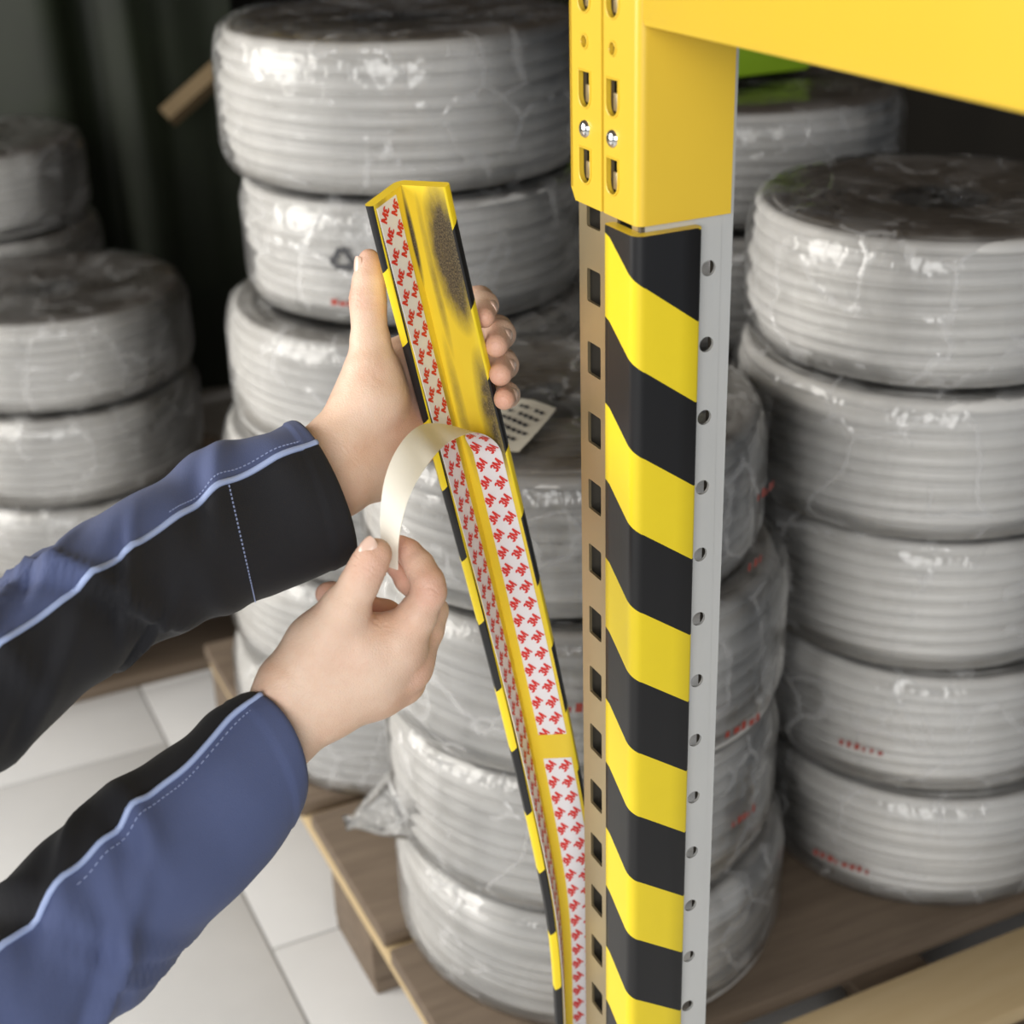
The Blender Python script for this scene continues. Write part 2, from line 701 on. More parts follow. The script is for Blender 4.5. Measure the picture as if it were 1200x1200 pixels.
def wrap_mesh(R, Hh, seed):
    rng = np.random.default_rng(seed + 77)
    prof = [(R * .72, .002), (R * .96, -.001), (R + .004, .006), (R + .010, .022)]
    for q in np.linspace(.2, .8, 7):
        prof.append((R + .012, Hh * q))
    prof += [(R + .009, Hh - .018), (R + .003, Hh - .002), (R - .012, Hh + .006), (R * .8, Hh + .006), (R * .55, Hh + .0035), (R * .30, Hh + .002), (R * .04, Hh - .002)]
    n = len(prof)
    ks = [5, 9, 14, 23, 31]
    A = rng.normal(0, 1, (5, 3))
    P = rng.uniform(0, 2 * PI, (5, 3))

    def fn(r, z, th, i):
        t = i / (n - 1.0)
        wv = 0
        for q, k in enumerate(ks):
            for c in range(3):
                wv = wv + A[q, c] * np.sin(k * th + P[q, c] + (c - 1) * 7 * t) / (2 + q) * .5
        edge = .35 + 1.2 * (np.abs(t - .35) ** 1.2)
        r2 = r + .0024 * wv * edge
        r2 = np.maximum(r2, np.where((i > 1) & (i < 12), R + .0085 * ((i > 2) & (i < 12)), 0))
        return r2, z + .0015 * wv * (i > 1)
    return lathe(prof, 120, fn)


def decal(parent, R, th0, z0, polys, mat, name, wrap_off=.0165):
    """flat print that follows the round side; polys in metres (x to the right, y up)"""
    m = MB()
    for poly in polys:
        pts = []
        for x, y in poly:
            t = th0 + x / R
            pts.append(((R + wrap_off) * math.cos(t), (R + wrap_off) * math.sin(t), z0 + y))
        m.add(pts, [list(range(len(poly)))])
    o = m.build(name, mat, None, loc=(0, 0, 0), smooth=0)
    o.parent = parent
    return o


def strokes(rng, n, wd, ht):
    """a line of small illegible printed strokes"""
    out = []
    for i in range(n):
        x = i * wd / n
        ww = wd / n * rng.uniform(.35, .8)
        h = ht * rng.uniform(.5, 1)
        out.append([(x, 0), (x + ww, 0), (x + ww * 1.1, h), (x + ww * .15, h)])
    return out


def coil(a, b, z, R, Hh, seed, label, group, tilt=(0, 0), wrapped=True, red=None):
    rt = empty('cable_coil', ab(a, b, z), label, 'cable coil', group, (tilt[0], tilt[1], seed * 1.7))
    V, Fc = winding_mesh(R, Hh, seed)
    o = obj('cable_winding', V, Fc, M['cable'], None, 180, loc=(0, 0, 0))
    o.parent = rt
    if wrapped:
        V, Fc = wrap_mesh(R, Hh, seed)
        o = obj('plastic_wrap', V, Fc, M['film'], None, 180, loc=(0, 0, 0))
        o.parent = rt
    return rt


def facing(rt):
    """angle on the coil, in its own frame, that faces the camera"""
    return math.atan2(-rt.location.y, -rt.location.x) - rt.rotation_euler.z


words = ['Topmost', 'Second', 'Third', 'Fourth', 'Fifth', 'Sixth']


def stack(specs, z0, desc, group, seed, first=0):
    """specs from the bottom up: (a, b, R, height)"""
    out = []
    z = z0
    n = len(specs)
    for k, (a, b, R, h) in enumerate(specs):
        pos = words[n - 1 - k].lower()
        if k == n - 1:
            lab = 'topmost grey cable coil of ' + desc
        elif k == 0:
            lab = 'bottom grey cable coil of ' + desc + ', on the pallet'
        else:
            lab = pos + ' grey cable coil from the top of ' + desc
        out.append(coil(a, b, z, R, h, seed + k, lab, group))
        z += h + .0105
    return out


ZP = .147
left = stack([(.665, 1.80, .232, .148), (.665, 1.80, .226, .148), (.672, 1.79, .222, .156), (.690, 1.78, .222, .150),
              (.706, 1.78, .203, .146), (.700, 1.78, .212, .168)], ZP, 'the tall left stack behind the upper hand', 'coils of the tall left stack', 10)
centre = stack([(.690, 1.295, .213, .148), (.678, 1.290, .206, .162), (.676, 1.288, .210, .162), (.660, 1.295, .198, .148)],
               ZP, 'the middle stack behind the striped strip', 'coils of the middle stack', 30)
right = stack([(1.150, 1.265, .200, .150), (1.140, 1.27, .196, .150), (1.125, 1.275, .194, .155), (1.112, 1.275, .202, .160), (1.098, 1.262, .188, .152)],
              ZP, 'the right stack beside the rack upright', 'coils of the right stack', 50)
rear = stack([(1.215, 1.81, .21, .16), (1.215, 1.81, .21, .16), (1.22, 1.81, .21, .16), (1.215, 1.81, .21, .16), (1.215, 1.81, .21, .15)],
             ZP, 'the rear right stack under the yellow beam', 'coils of the rear right stack', 70)
farl = stack([(.36, 2.60, .22, .15), (.36, 2.60, .22, .15), (.365, 2.6, .215, .15)], ZP, 'the low far left stack', 'coils of the low far left stack', 90)
farr = stack([(.32, 3.12, .22, .15), (.32, 3.12, .22, .15), (.33, 3.12, .215, .15), (.32, 3.12, .215, .15)], ZP, 'the dark stack farthest left at the back', 'coils of the farthest left stack', 110)


def on_coil(rt, px_off, z, polys, mat, name, R):
    decal(rt, R, facing(rt) + px_off, z, polys, mat, name)


rng = np.random.default_rng(4)
# recycling triangle on the second coil of the left stack
tri = []
for k in range(3):
    a0 = PI / 2 + k * 2 * PI / 3
    A = np.array([math.cos(a0), math.sin(a0)]) * .017
    B = np.array([math.cos(a0 + 2 * PI / 3), math.sin(a0 + 2 * PI / 3)]) * .017
    dv = (B - A) / np.linalg.norm(B - A)
    nv = np.array([-dv[1], dv[0]])
    p0, p1 = A + dv * .004, A + dv * .020
    tri.append([tuple(p0 + nv * .003), tuple(p0 - nv * .003), tuple(p1 - nv * .003), tuple(p1 + nv * .003)])
    tri.append([tuple(p1 + nv * .0065), tuple(p1 - nv * .0065), tuple(p1 + dv * .009)])
on_coil(left[4], -.39, .085, tri, M['ink'], 'recycling_mark', .203)
for rt, off, z, n, wd, R in ((left[4], -.48, .030, 6, .06, .203), (centre[0], -.15, .125, 12, .13, .222), (centre[0], -.05, .02, 10, .11, .222),
                             (centre[2], .62, .04, 5, .05, .226), (centre[3], .95, .09, 5, .04, .212), (centre[3], .9, .02, 3, .03, .212),
                             (right[1], -.35, .06, 6, .05, .207), (right[0], -.5, .05, 8, .07, .207), (centre[1], .75, .08, 5, .04, .21), (centre[2], -.2, .1, 6, .05, .226)):
    on_coil(rt, off, z, strokes(rng, n, wd, .010), M['red_mark'], 'red_print', R)


# film corner that sticks out from the third coil of the middle stack
def film_flap():
    rt = centre[1]
    z0 = rt.location.z
    base = np.array(rt.location)
    tip = at(404, 966, 1.72)
    A = at(470, 880, 1.74)
    B = at(500, 1010, 1.74)
    Cc = at(480, 960, 1.84)
    V = []
    n = 24
    rings = 8
    for i in range(rings + 1):
        t = i / rings
        for k in range(n):
            ph = 2 * PI * k / n
            e = (A + B) / 2 + (A - B) / 2 * math.cos(ph) + (Cc - (A + B) / 2) * math.sin(ph)
            p = e * (1 - t) + tip * t
            q = p + (tip - base) * 0 + np.array([0, 0, 1.0]) * .004 * math.sin(5 * ph) * (1 - t)
            if i == rings:
                q = tip + (e - (A + B) / 2) * .16
            V.append(q)
    Fc = []
    for i in range(rings):
        for k in range(n):
            Fc.append([i * n + k, i * n + (k + 1) % n, (i + 1) * n + (k + 1) % n, (i + 1) * n + k])
    Fc.append([rings * n + k for k in range(n)])
    c, s = math.cos(-rt.rotation_euler.z), math.sin(-rt.rotation_euler.z)
    V = np.array(V) - base
    V[:, 2] = np.maximum(V[:, 2], .004 + .002 * np.sin(60 * V[:, 0]))
    V = np.stack([V[:, 0] * c - V[:, 1] * s, V[:, 0] * s + V[:, 1] * c, V[:, 2]], 1)
    o = obj('film_corner', V, Fc, M['film'], None, 180, loc=(0, 0, 0))
    o.parent = rt


film_flap()


# paper label on the top of the middle stack
def paper_label():
    rt = centre[3]
    zt = rt.location.z + .150 + .012
    pts = []
    for px, py in ((600, 468), (652, 476), (608, 528), (548, 512)):
        r = CR @ np.array([(px - 600) / F, -(py - 600) / F, -1])
        t = (zt - H) / r[2]
        pts.append(CC + r * t)
    pts = np.array(pts)
    e = empty('paper_label', pts.mean(0), 'cream paper label with dark print lying on the middle cable stack', 'label')
    nx = 5
    V, Fc = [], []
    for i in range(nx):
        for j in range(nx):
            u, v = i / (nx - 1), j / (nx - 1)
            p = (pts[0] * (1 - u) + pts[1] * u) * (1 - v) + (pts[3] * (1 - u) + pts[2] * u) * v
            V.append(p + E3 * .003 * math.sin(4 * u + 2 * v))
    for i in range(nx - 1):
        for j in range(nx - 1):
            Fc.append([i * nx + j, (i + 1) * nx + j, (i + 1) * nx + j + 1, i * nx + j + 1])
    V = np.array(V)
    n = len(V)
    V2 = np.vstack([V, V - E3 * .0008])
    F2 = [f[::-1] for f in Fc] + [[q + n for q in f] for f in Fc]
    obj('paper', V2, F2, M['paper'], e, 60)
    m = MB()
    r2 = np.random.default_rng(3)
    for row in range(5):
        for k in range(7):
            if r2.random() < .25:
                continue
            u0, v0 = .12 + k * .11, .15 + row * .15
            u1, v1 = u0 + .08, v0 + .06

            def q(u, v):
                return (pts[0] * (1 - u) + pts[1] * u) * (1 - v) + (pts[3] * (1 - u) + pts[2] * u) * v + E3 * (.003 * math.sin(4 * u + 2 * v) + .0008)
            m.add([q(u0, v0), q(u1, v0), q(u1, v1), q(u0, v1)], [[0, 1, 2, 3]])
    m.build('dark_print', M['ink'], e, smooth=0)


paper_label()


# dark black print on the top film of the middle stack, right of the upright
def top_print():
    rt = centre[3]
    zt = .150 + .0125
    m = MB()
    th = facing(rt)
    r2 = np.random.default_rng(8)
    for k in range(3):
        t0 = th + 1.0 + k * .085
        for (ra, rb, ta, tb) in ((.150, .172, 0, .02), (.150, .156, 0, .06), (.166, .172, 0, .06), (.158, .163, .02, .06)):
            m.add([(ra * math.cos(t0 + ta), ra * math.sin(t0 + ta), zt), (rb * math.cos(t0 + ta), rb * math.sin(t0 + ta), zt),
                   (rb * math.cos(t0 + tb), rb * math.sin(t0 + tb), zt), (ra * math.cos(t0 + tb), ra * math.sin(t0 + tb), zt)], [[0, 1, 2, 3]])
    o = m.build('black_print', M['ink'], None, loc=(0, 0, 0), smooth=0)
    o.parent = rt


top_print()


# ------------------------------------------------------------------ things far behind
def rotated_box_thing(name, label, cat, a, b, z, la, lb, lz, mat, lid=None, bev=.01):
    rt = empty(name, ab(a, b, z), label, cat)
    m = MB().box(ab(a, b, z), E1 * la, E2 * lb, E3 * lz, bev)
    m.build('body', mat, rt)
    return rt


gc = rotated_box_thing('plastic_crate', 'green plastic crate on the rear right stack, just under the yellow beam', 'crate', 1.08, 1.80, .9885, .24, .17, .085, M['green'], bev=.008)
rim = MB()
rim.box(ab(1.074, 1.794, 1.061), E1 * .252, E2 * .182, E3 * .014, .004)
rim.build('rim', M['green'], gc)
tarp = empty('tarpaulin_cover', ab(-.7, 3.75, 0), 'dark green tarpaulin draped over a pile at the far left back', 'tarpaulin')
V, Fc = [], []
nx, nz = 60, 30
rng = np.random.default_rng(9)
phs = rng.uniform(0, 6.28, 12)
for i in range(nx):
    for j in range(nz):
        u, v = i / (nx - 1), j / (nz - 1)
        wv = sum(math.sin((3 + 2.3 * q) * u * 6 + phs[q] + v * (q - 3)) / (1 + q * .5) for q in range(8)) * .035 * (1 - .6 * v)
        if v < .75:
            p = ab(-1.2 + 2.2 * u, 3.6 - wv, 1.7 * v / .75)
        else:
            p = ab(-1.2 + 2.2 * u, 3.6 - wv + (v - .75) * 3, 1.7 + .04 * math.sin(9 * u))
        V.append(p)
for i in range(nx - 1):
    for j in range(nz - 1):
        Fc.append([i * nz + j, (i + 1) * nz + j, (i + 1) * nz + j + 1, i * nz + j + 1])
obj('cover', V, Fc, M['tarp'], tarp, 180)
bt = MB()
bt.tube([at(196, 138, 3.35), at(262, 78, 3.35)], .026, 4)
bt.build('wooden_batten', M['brown'], None)
tag(bpy.data.objects['wooden_batten'], 'short brown wooden batten leaning across the dark tarpaulin, far left', 'batten')

# ------------------------------------------------------------------ rack upright
A0, B0 = .458, .787
FW, SW, TH = .079, .066, .0022
ZT = 1.9
ru = empty('rack_upright', ab(A0, B0, 0), 'perforated galvanised rack upright with the striped protector stuck on its corner', 'rack upright')
Pc = at(745, 279, .915)
zc = float(Pc[2])
Zh = float(at(831, 318, .95)[2])          # height of one round hole
Zs = float(at(695, 346, .98)[2])          # height of one square slot
NV = [Zh + .05 * k for k in range(-23, 15)]
front = MB()
holes = []
zs_list = [Zs + .05 * k for k in range(-23, 15) if .03 < Zs + .05 * k < ZT - .03]
ZB_ = zc + .0045
for z in (.0245, .0715, .128, .176, .226):
    for c in (.0275, .0625):
        holes.append(rrect(c, ZB_ + z, .0170, .0240, .0015, 2)[::-1])
for z in zs_list:
    if z > ZB_ + .002:
        continue
    for c in (.0195, .0595):
        holes.append(rrect(c, z, .0180, .0225, .0015, 2)[::-1])
front.plate(ab(A0, B0, 0), E2, E3, -E1, [(0.002, 0), (FW, 0), (FW, ZT), (0.002, ZT)], holes, TH)
front.build('front_face', M['steel_front'], ru, smooth=20)
side = MB()
holes = [circle(.0490, z, .0052, 18)[::-1] for z in NV if .02 < z < ZT - .02]
side.plate(ab(A0, B0, 0), E1, E3, -E2, [(0.002, 0), (SW, 0), (SW, ZT), (0.002, ZT)], holes, TH)
side.build('side_face', M['steel'], ru, smooth=20)
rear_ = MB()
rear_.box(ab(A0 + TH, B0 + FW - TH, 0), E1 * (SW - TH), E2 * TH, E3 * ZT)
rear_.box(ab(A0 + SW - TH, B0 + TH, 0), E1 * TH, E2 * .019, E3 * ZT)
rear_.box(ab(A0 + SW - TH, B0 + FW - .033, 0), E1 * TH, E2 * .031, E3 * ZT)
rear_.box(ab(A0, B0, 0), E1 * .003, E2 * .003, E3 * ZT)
rear_.build('rear_flange', M['steel_inner_shade'], ru, smooth=0)
fp = MB()
fp.box(ab(A0 - .02, B0 - .02, 0.0005), E1 * (SW + .04), E2 * (FW + .04), E3 * .004)
fp.build('foot_plate', M['steel'], ru, smooth=0)


# beam connectors
def dslot(cx, cz, wd=.0150, ht=.0225):
    """keyhole slot: flat top, round bottom"""
    out = [(cx + wd / 2, cz + ht / 2), (cx - wd / 2, cz + ht / 2)]
    r = wd / 2
    for i in range(9):
        a = PI + PI * i / 8
        out.append((cx + r * math.cos(a), cz - ht / 2 + r + r * math.sin(a)))
    return out


ZB = zc + .0045          # lower edge of the connectors


def connector(label, b_lo, b_hi, col, wrap_side, zo):
    zb = ZB + zo
    h = .42
    off = .0040
    e = empty('beam_connector', ab(A0 - off, (b_lo + b_hi) / 2, zb), label, 'beam connector', 'yellow beam connectors on the upright')
    m = MB()
    o = ab(A0 - off, 0, 0)
    outer = [(b_lo, zb), (b_hi - .006, zb), (b_hi, zb + .008), (b_hi, zb + h), (b_lo, zb + h)] if not wrap_side else [(b_lo, zb), (b_hi, zb), (b_hi, zb + h), (b_lo, zb + h)]
    holes, rims, hooks = [], [], []
    for k in range(4):
        cz = zb + .022 + .05 * k * 2 / 2 * 1.0
    seq = [('slot', .0245), ('bolt', .0475), ('slot', .0715), ('hole', .100), ('slot', .128), ('slot', .176), ('slot', .226)]
    for kind, dz in seq:
        z = zb + dz
        if kind == 'slot':
            L = dslot(col, z)
        elif kind == 'hole':
            L = circle(col, z, .0042, 14)
        else:
            continue
        holes.append(L[::-1])
        rims.append([ab(A0 - off - .0003, p[0], p[1]) for p in L])
        if kind == 'slot':
            hooks.append(z)
    m.plate(o, E2, E3, -E1, outer, holes, .003)
    for L in rims:
        LL = L + [L[0]]
        m.tube(LL, .0007, 6, False)
    if wrap_side:
        # fold around the corner and the wide flange on the inner side
        r = .006
        ca, cb = A0 - off + r, b_lo + r - .0
        cb = b_lo
        pts = []
        n = 8
        for i in range(n + 1):
            t = PI + (PI / 2) * i / n
            pts.append((ca + r * math.cos(t), cb + r * math.sin(t)))
        pts.append((A0 + .0615, cb - r))
        inner = [(p[0] + .003 * (1 if i == 0 else 0), p[1] + (.003 if i > 0 else 0)) for i, p in enumerate(pts)]
        V, Fc = [], []
        for p in pts:
            V += [ab(p[0], p[1], zb), ab(p[0], p[1], zb + h)]
        for p in inner:
            V += [ab(p[0], p[1], zb), ab(p[0], p[1], zb + h)]
        q = len(pts)
        for i in range(q - 1):
            Fc.append([2 * i, 2 * i + 2, 2 * i + 3, 2 * i + 1])
            Fc.append([2 * (q + i), 2 * (q + i) + 1, 2 * (q + i) + 3, 2 * (q + i) + 2])
            Fc.append([2 * i, 2 * (q + i), 2 * (q + i + 1), 2 * i + 2])
        i = q - 1
        Fc.append([2 * i, 2 * (q + i), 2 * (q + i) + 1, 2 * i + 1])
        m.add(V, Fc)
    else:
        # folds back along the far side of the upright
        m.box(ab(A0 - off, b_hi - .003, zb + .008), E1 * .05, E2 * .003, E3 * (h - .008))
    m.build('bracket', M['rack_yellow'], e, smooth=35)
    for z in hooks:
        hk = MB()
        hk.box(ab(A0 - off + .0012, col - .0055, z - .008), E1 * .002, E2 * .0072, E3 * .011, .0008)
        hk.build('locking_hook', M['steel_front'], e)
    bz = zb + .0475
    bm = MB()
    c0 = ab(A0 - off, col, bz)
    rows = []
    for i in range(5):
        a = PI / 2 * i / 4
        rows.append((.0058 * math.cos(a), .0032 * math.sin(a)))
    V, Fc = [], []
    n = 16
    for rr, hh in rows[:-1]:
        for k in range(n):
            t = 2 * PI * k / n
            V.append(c0 - E1 * hh + E2 * rr * math.cos(t) + E3 * rr * math.sin(t))
    V.append(c0 - E1 * rows[-1][1])
    for i in range(3):
        for k in range(n):
            Fc.append([i * n + k, i * n + (k + 1) % n, (i + 1) * n + (k + 1) % n, (i + 1) * n + k])
    for k in range(n):
        Fc.append([3 * n + k, 3 * n + (k + 1) % n, 4 * n])
    bm.add(V, Fc)
    bm.build('bolt', M['chrome'], e, smooth=60)
    return e


connector('yellow beam connector with folded corner, slots and bolt, just above the striped protector', B0 + .002, B0 + .0385, B0 + .0275, True, 0)
connector('narrow yellow connector strip with slots and bolt on the left edge of the upright', B0 + .0415, B0 + FW + .003, B0 + .0625, False, 0.0)

# the beam that the wide connector carries, running towards the viewer
zbm = float(at(760, 26, .885)[2])
bmo = empty('rack_beam', ab(A0 - .004, B0 - .4, zbm), 'yellow rack beam running from the upright towards the top right', 'rack beam')
m = MB()
m.box(ab(A0 - .004, B0 - 1.6, zbm), E1 * .05, E2 * 1.596, E3 * .13, .004)
m.build('beam_tube', M['rack_yellow'], bmo)
zbl = zbm
bm2 = empty('rack_beam', ab(A0 - .002, B0 + .5, zbl + .06), 'yellow rack beam running away behind the upright, above the picture', 'rack beam')
m = MB()
m.box(ab(A0 - .002, B0 + FW + .005, zbl + .06), E1 * .05, E2 * 1.0, E3 * .12, .004)
m.build('beam_tube', M['rack_yellow'], bm2)


# ------------------------------------------------------------------ corner protectors
LEG, FT, RC = .034, .008, .0075


def section(LEG=LEG, LEGR=LEG):
    """closed L section in (r, l): returns points, outline distance u from the corner, and outer flag"""
    P, U, O = [], [], []

    def add(r, l, u, o):
        P.append((r, l))
        U.append(u)
        O.append(o)
    # inner faces, from right tip to the valley to the left tip
    for c in (LEGR - .001, .028, .022, .016, .010, .004, .0):
        add(c, 0, c, 0)
    for c in (.004, .010, .016, .022, .028, LEG - .001):
        add(0, c, c, 0)
    # rounded left tip and outer side
    add(-.0008, LEG + .0002, -LEG - .001, 1)
    add(-.003, LEG + .0008, -LEG - .003, 1)
    add(-.006, LEG + .0004, -LEG - .005, 1)
    add(-FT, LEG - .002, -LEG - .001, 1)
    for c in (.024, .012, .0):
        add(-FT, c, -c - .006, 1)
    for i in range(1, 7):
        a = PI + PI / 2 * i / 7
        add((-FT + RC) + RC * math.cos(a), (-FT + RC) + RC * math.sin(a), -.006 + .012 * i / 7, 1)
    for c in (.0, .012, .024, LEGR - .002):
        add(c, -FT, c + .006, 1)
    add(LEGR + .0004, -.006, LEGR + .005, 1)
    add(LEGR + .0008, -.003, LEGR + .003, 1)
    add(LEGR + .0002, -.0008, LEGR + .001, 1)
    return np.array(P), np.array(U), np.array(O)


def sweep(P, r, l, S, mats, parent, flip=False, legs=(LEG, LEG)):
    sec, U, O = section(*legs)
    n = len(sec)
    V, UV = [], []
    for i in range(len(P)):
        for k in range(n):
            V.append(P[i] + r[i] * sec[k, 0] + l[i] * sec[k, 1])
            UV.append((U[k], S[i]))
    Fc, fm = [], []
    for i in range(len(P) - 1):
        for k in range(n):
            k2 = (k + 1) % n
            f = [i * n + k, i * n + k2, (i + 1) * n + k2, (i + 1) * n + k]
            Fc.append(f[::-1] if flip else f)
            fm.append(0 if (O[k] and O[k2]) or (O[k] or O[k2]) else 1)
    # end caps (yellow foam)
    nb = len(V)
    for i in (0, len(P) - 1):
        for k in range(n):
            V.append(P[i] + r[i] * sec[k, 0] + l[i] * sec[k, 1])
            UV.append((.02, -.3))
    f = [nb + k for k in range(n)]
    Fc.append(f if (i == 0) == flip else f[::-1])
    Fc.append([nb + n + k for k in range(n)])
    fm += [1, 1]
    return obj('foam_profile', V, Fc, mats, parent, smooth=40, fm=fm, uv=UV)


# the one already stuck to the upright; its inner faces touch the steel
cp = empty('corner_protector', ab(A0 - .008, B0 - .008, zc - 1.0), 'black and yellow striped corner protector fixed upright on the rack post', 'corner protector')
S = np.linspace(0, 1.0, 41)
P = np.array([ab(A0 - .0004, B0 - .0004, zc - s) for s in S])
r = np.repeat(E1[None], len(S), 0)
l = np.repeat(E2[None], len(S), 0)
sweep(P, r, l, S, [M['stripe_mounted'], M['foam_back']], cp, legs=(.0315, .0390))

# the one held in the hand: a gently bent and twisted strip
KZ = 1.025
pp = [472.3797, .9978, 1.3746, .0756, 0, .8323, 2.3923, 0, .525, -.6087, -.1455]
S = np.linspace(-.006, .98, 120) * KZ
s_ = S / KZ
th = pp[2] + pp[3] * s_
az = pp[5] + pp[6] * s_
th = th + (PI / 2 - th) * np.clip((s_ - .56) / .10, 0, 1)      # hangs plumb towards its lower end
T = np.stack([np.cos(th) * np.sin(az), np.cos(th) * np.cos(az), -np.sin(th)], 1)
ds = np.diff(S)[:, None]
i0 = 0
P = np.vstack([np.zeros(3), np.cumsum((T[1:] + T[:-1]) / 2 * ds, 0)])
P = P + at(pp[0], 227, pp[1] * KZ) - T[0] * .006 * KZ
phi = pp[8] + pp[9] * s_ + pp[10] * s_ ** 2
ref = np.array([1.0, 0, 0])
e_ = ref - T * (T @ ref)[:, None]
e_ /= np.linalg.norm(e_, axis=1)[:, None]
f_ = np.cross(T, e_)
r = e_ * np.cos(phi)[:, None] + f_ * np.sin(phi)[:, None]
l = np.cross(T, r)
hp = empty('corner_protector', P[-1], 'black and yellow striped corner protector held in the hand, glue side and printed liner showing', 'corner protector')
sweep(P, r, l, s_, [M['stripe_held'], M['foam_back']], hp, flip=True)


def interp(A, s):
    return np.stack([np.interp(s, S, A[:, k]) for k in range(3)], -1)


def pt_right(s, c, off=0.0):
    s = np.asarray(s, float)
    return interp(P, s) + interp(r, s) * np.asarray(c)[..., None] + interp(l, s) * off


def pt_left(s, c, off=0.0):
    s = np.asarray(s, float)
    return interp(P, s) + interp(l, s) * np.asarray(c)[..., None] + interp(r, s) * off


def proj(Pw):
    c = (np.asarray(Pw) - CC) @ CR
    return np.stack([600 + F * c[..., 0] / -c[..., 2], 600 - F * c[..., 1] / -c[..., 2]], -1)


# printed letters: convex pieces in units of the cap height
def glyph_3m():
    out = []

    def arc(cx, cy, ro, w, a0, a1, n=9, sx=1.0):
        for i in range(n):
            a, b = a0 + (a1 - a0) * i / n, a0 + (a1 - a0) * (i + 1) / n
            a, b = math.radians(a), math.radians(b)
            out.append([(cx + sx * ro * math.cos(a), cy + ro * math.sin(a)), (cx + sx * ro * math.cos(b), cy + ro * math.sin(b)),
                        (cx + sx * (ro - w) * math.cos(b), cy + (ro - w) * math.sin(b)), (cx + sx * (ro - w) * math.cos(a), cy + (ro - w) * math.sin(a))])
    arc(.30, .73, .27, .23, 170, -90, 10, 1.12)
    arc(.30, .28, .28, .23, 90, -170, 10, 1.12)
    out.append([(.22, .42), (.36, .42), (.36, .60), (.22, .60)])
    x = .62
    out.append([(x, 0), (x + .22, 0), (x + .22, 1), (x, 1)])
    out.append([(x + .70, 0), (x + .92, 0), (x + .92, 1), (x + .70, 1)])
    out.append([(x + .0, 1), (x + .25, 1), (x + .56, .12), (x + .36, .12)])
    out.append([(x + .92, 1), (x + .67, 1), (x + .36, .12), (x + .56, .12)])
    return [[(px_ - .77, py_ - .5) for px_, py_ in q] for q in out]


GL = glyph_3m()


def clip(poly, ax, lim, keep_less):
    out = []
    n = len(poly)
    for i in range(n):
        a, b = poly[i], poly[(i + 1) % n]
        ia = (a[ax] <= lim) if keep_less else (a[ax] >= lim)
        ib = (b[ax] <= lim) if keep_less else (b[ax] >= lim)
        if ia:
            out.append(a)
        if ia != ib:
            t = (lim - a[ax]) / (b[ax] - a[ax])
            out.append((a[0] + t * (b[0] - a[0]), a[1] + t * (b[1] - a[1])))
    return out


def printed(fn, s0, s1, c0, c1, ang, name, parent, cap=.0071, pitch=.0150, phase=0.0):
    """rows of red lettering between s0..s1 (along) and c0..c1 (across); fn maps (s, c) to space"""
    m = MB()
    wd = c1 - c0
    ca, sa = math.cos(ang), math.sin(ang)
    for k in range(int(s0 / pitch) - 2, int(s1 / pitch) + 3):
        for col in (.17, .72):
            cc = c0 + wd * col
            ss = k * pitch + phase
            for q in GL:
                poly = []
                for x, y in q:
                    x, y = x * cap, y * cap
                    c_ = x * ca - y * sa
                    u_ = x * sa + y * ca          # up the strip
                    poly.append((ss - u_, cc + c_))
                for a, lim, kl in ((1, c0 + .0003, False), (1, c1 - .0003, True), (0, s0, False), (0, s1, True)):
                    poly = clip(poly, a, lim, kl)
                    if len(poly) < 3:
                        break
                if len(poly) < 3:
                    continue
                V = fn(np.array([p[0] for p in poly]), np.array([p[1] for p in poly]))
                m.add(V, [list(range(len(poly)))])
    return m.build(name, M['red_ink'], parent, smooth=0)


def tape(fn, s0, s1, c0, c1, name, parent, n=60, th=.0006):
    ss = np.linspace(s0, s1, n)
    V = []
    for off in (th, 0.0):
        V.append(fn(ss, np.full(n, c0), off))
        V.append(fn(ss, np.full(n, c1), off))
    V = np.vstack(V)
    Fc = []
    for i in range(n - 1):
        a, b, c, d = i, n + i, 2 * n + i, 3 * n + i
        Fc += [[a, b, b + 1, a + 1], [c, c + 1, d + 1, d], [a, a + 1, c + 1, c], [b, d, d + 1, b + 1]]
    Fc += [[0, 2 * n, 3 * n, n], [n - 1, 2 * n - 1, 4 * n - 1, 3 * n - 1]]
    return obj(name, V, Fc, M['liner_print'], parent, smooth=30)


def s_at_row(fn, c, y):
    ss = np.linspace(0, .95, 400)
    q = proj(fn(ss, np.full(400, c)))
    return float(np.interp(y, q[:, 1], ss))


cL0, cL1 = .0085, .0315
cR0, cR1 = .0075, .0305
sT = s_at_row(pt_right, .019, 530)
sG0 = s_at_row(pt_right, .02, 860)
sG1 = s_at_row(pt_right, .02, 888)
tl = tape(pt_left, -.003, .97, cL0, cL1, 'tape_liner', hp)
printed(lambda s, c: pt_left(s, c, .0009), -.003, .97, cL0, cL1, math.radians(180 + 130), 'printed_lettering', tl, phase=.004)
tr2 = tape(pt_right, sG1, .97, cR0, cR1, 'tape_liner', hp)
printed(lambda s, c: pt_right(s, c, .0009), sG1, .97, cR0, cR1, math.radians(50), 'printed_lettering', tr2)

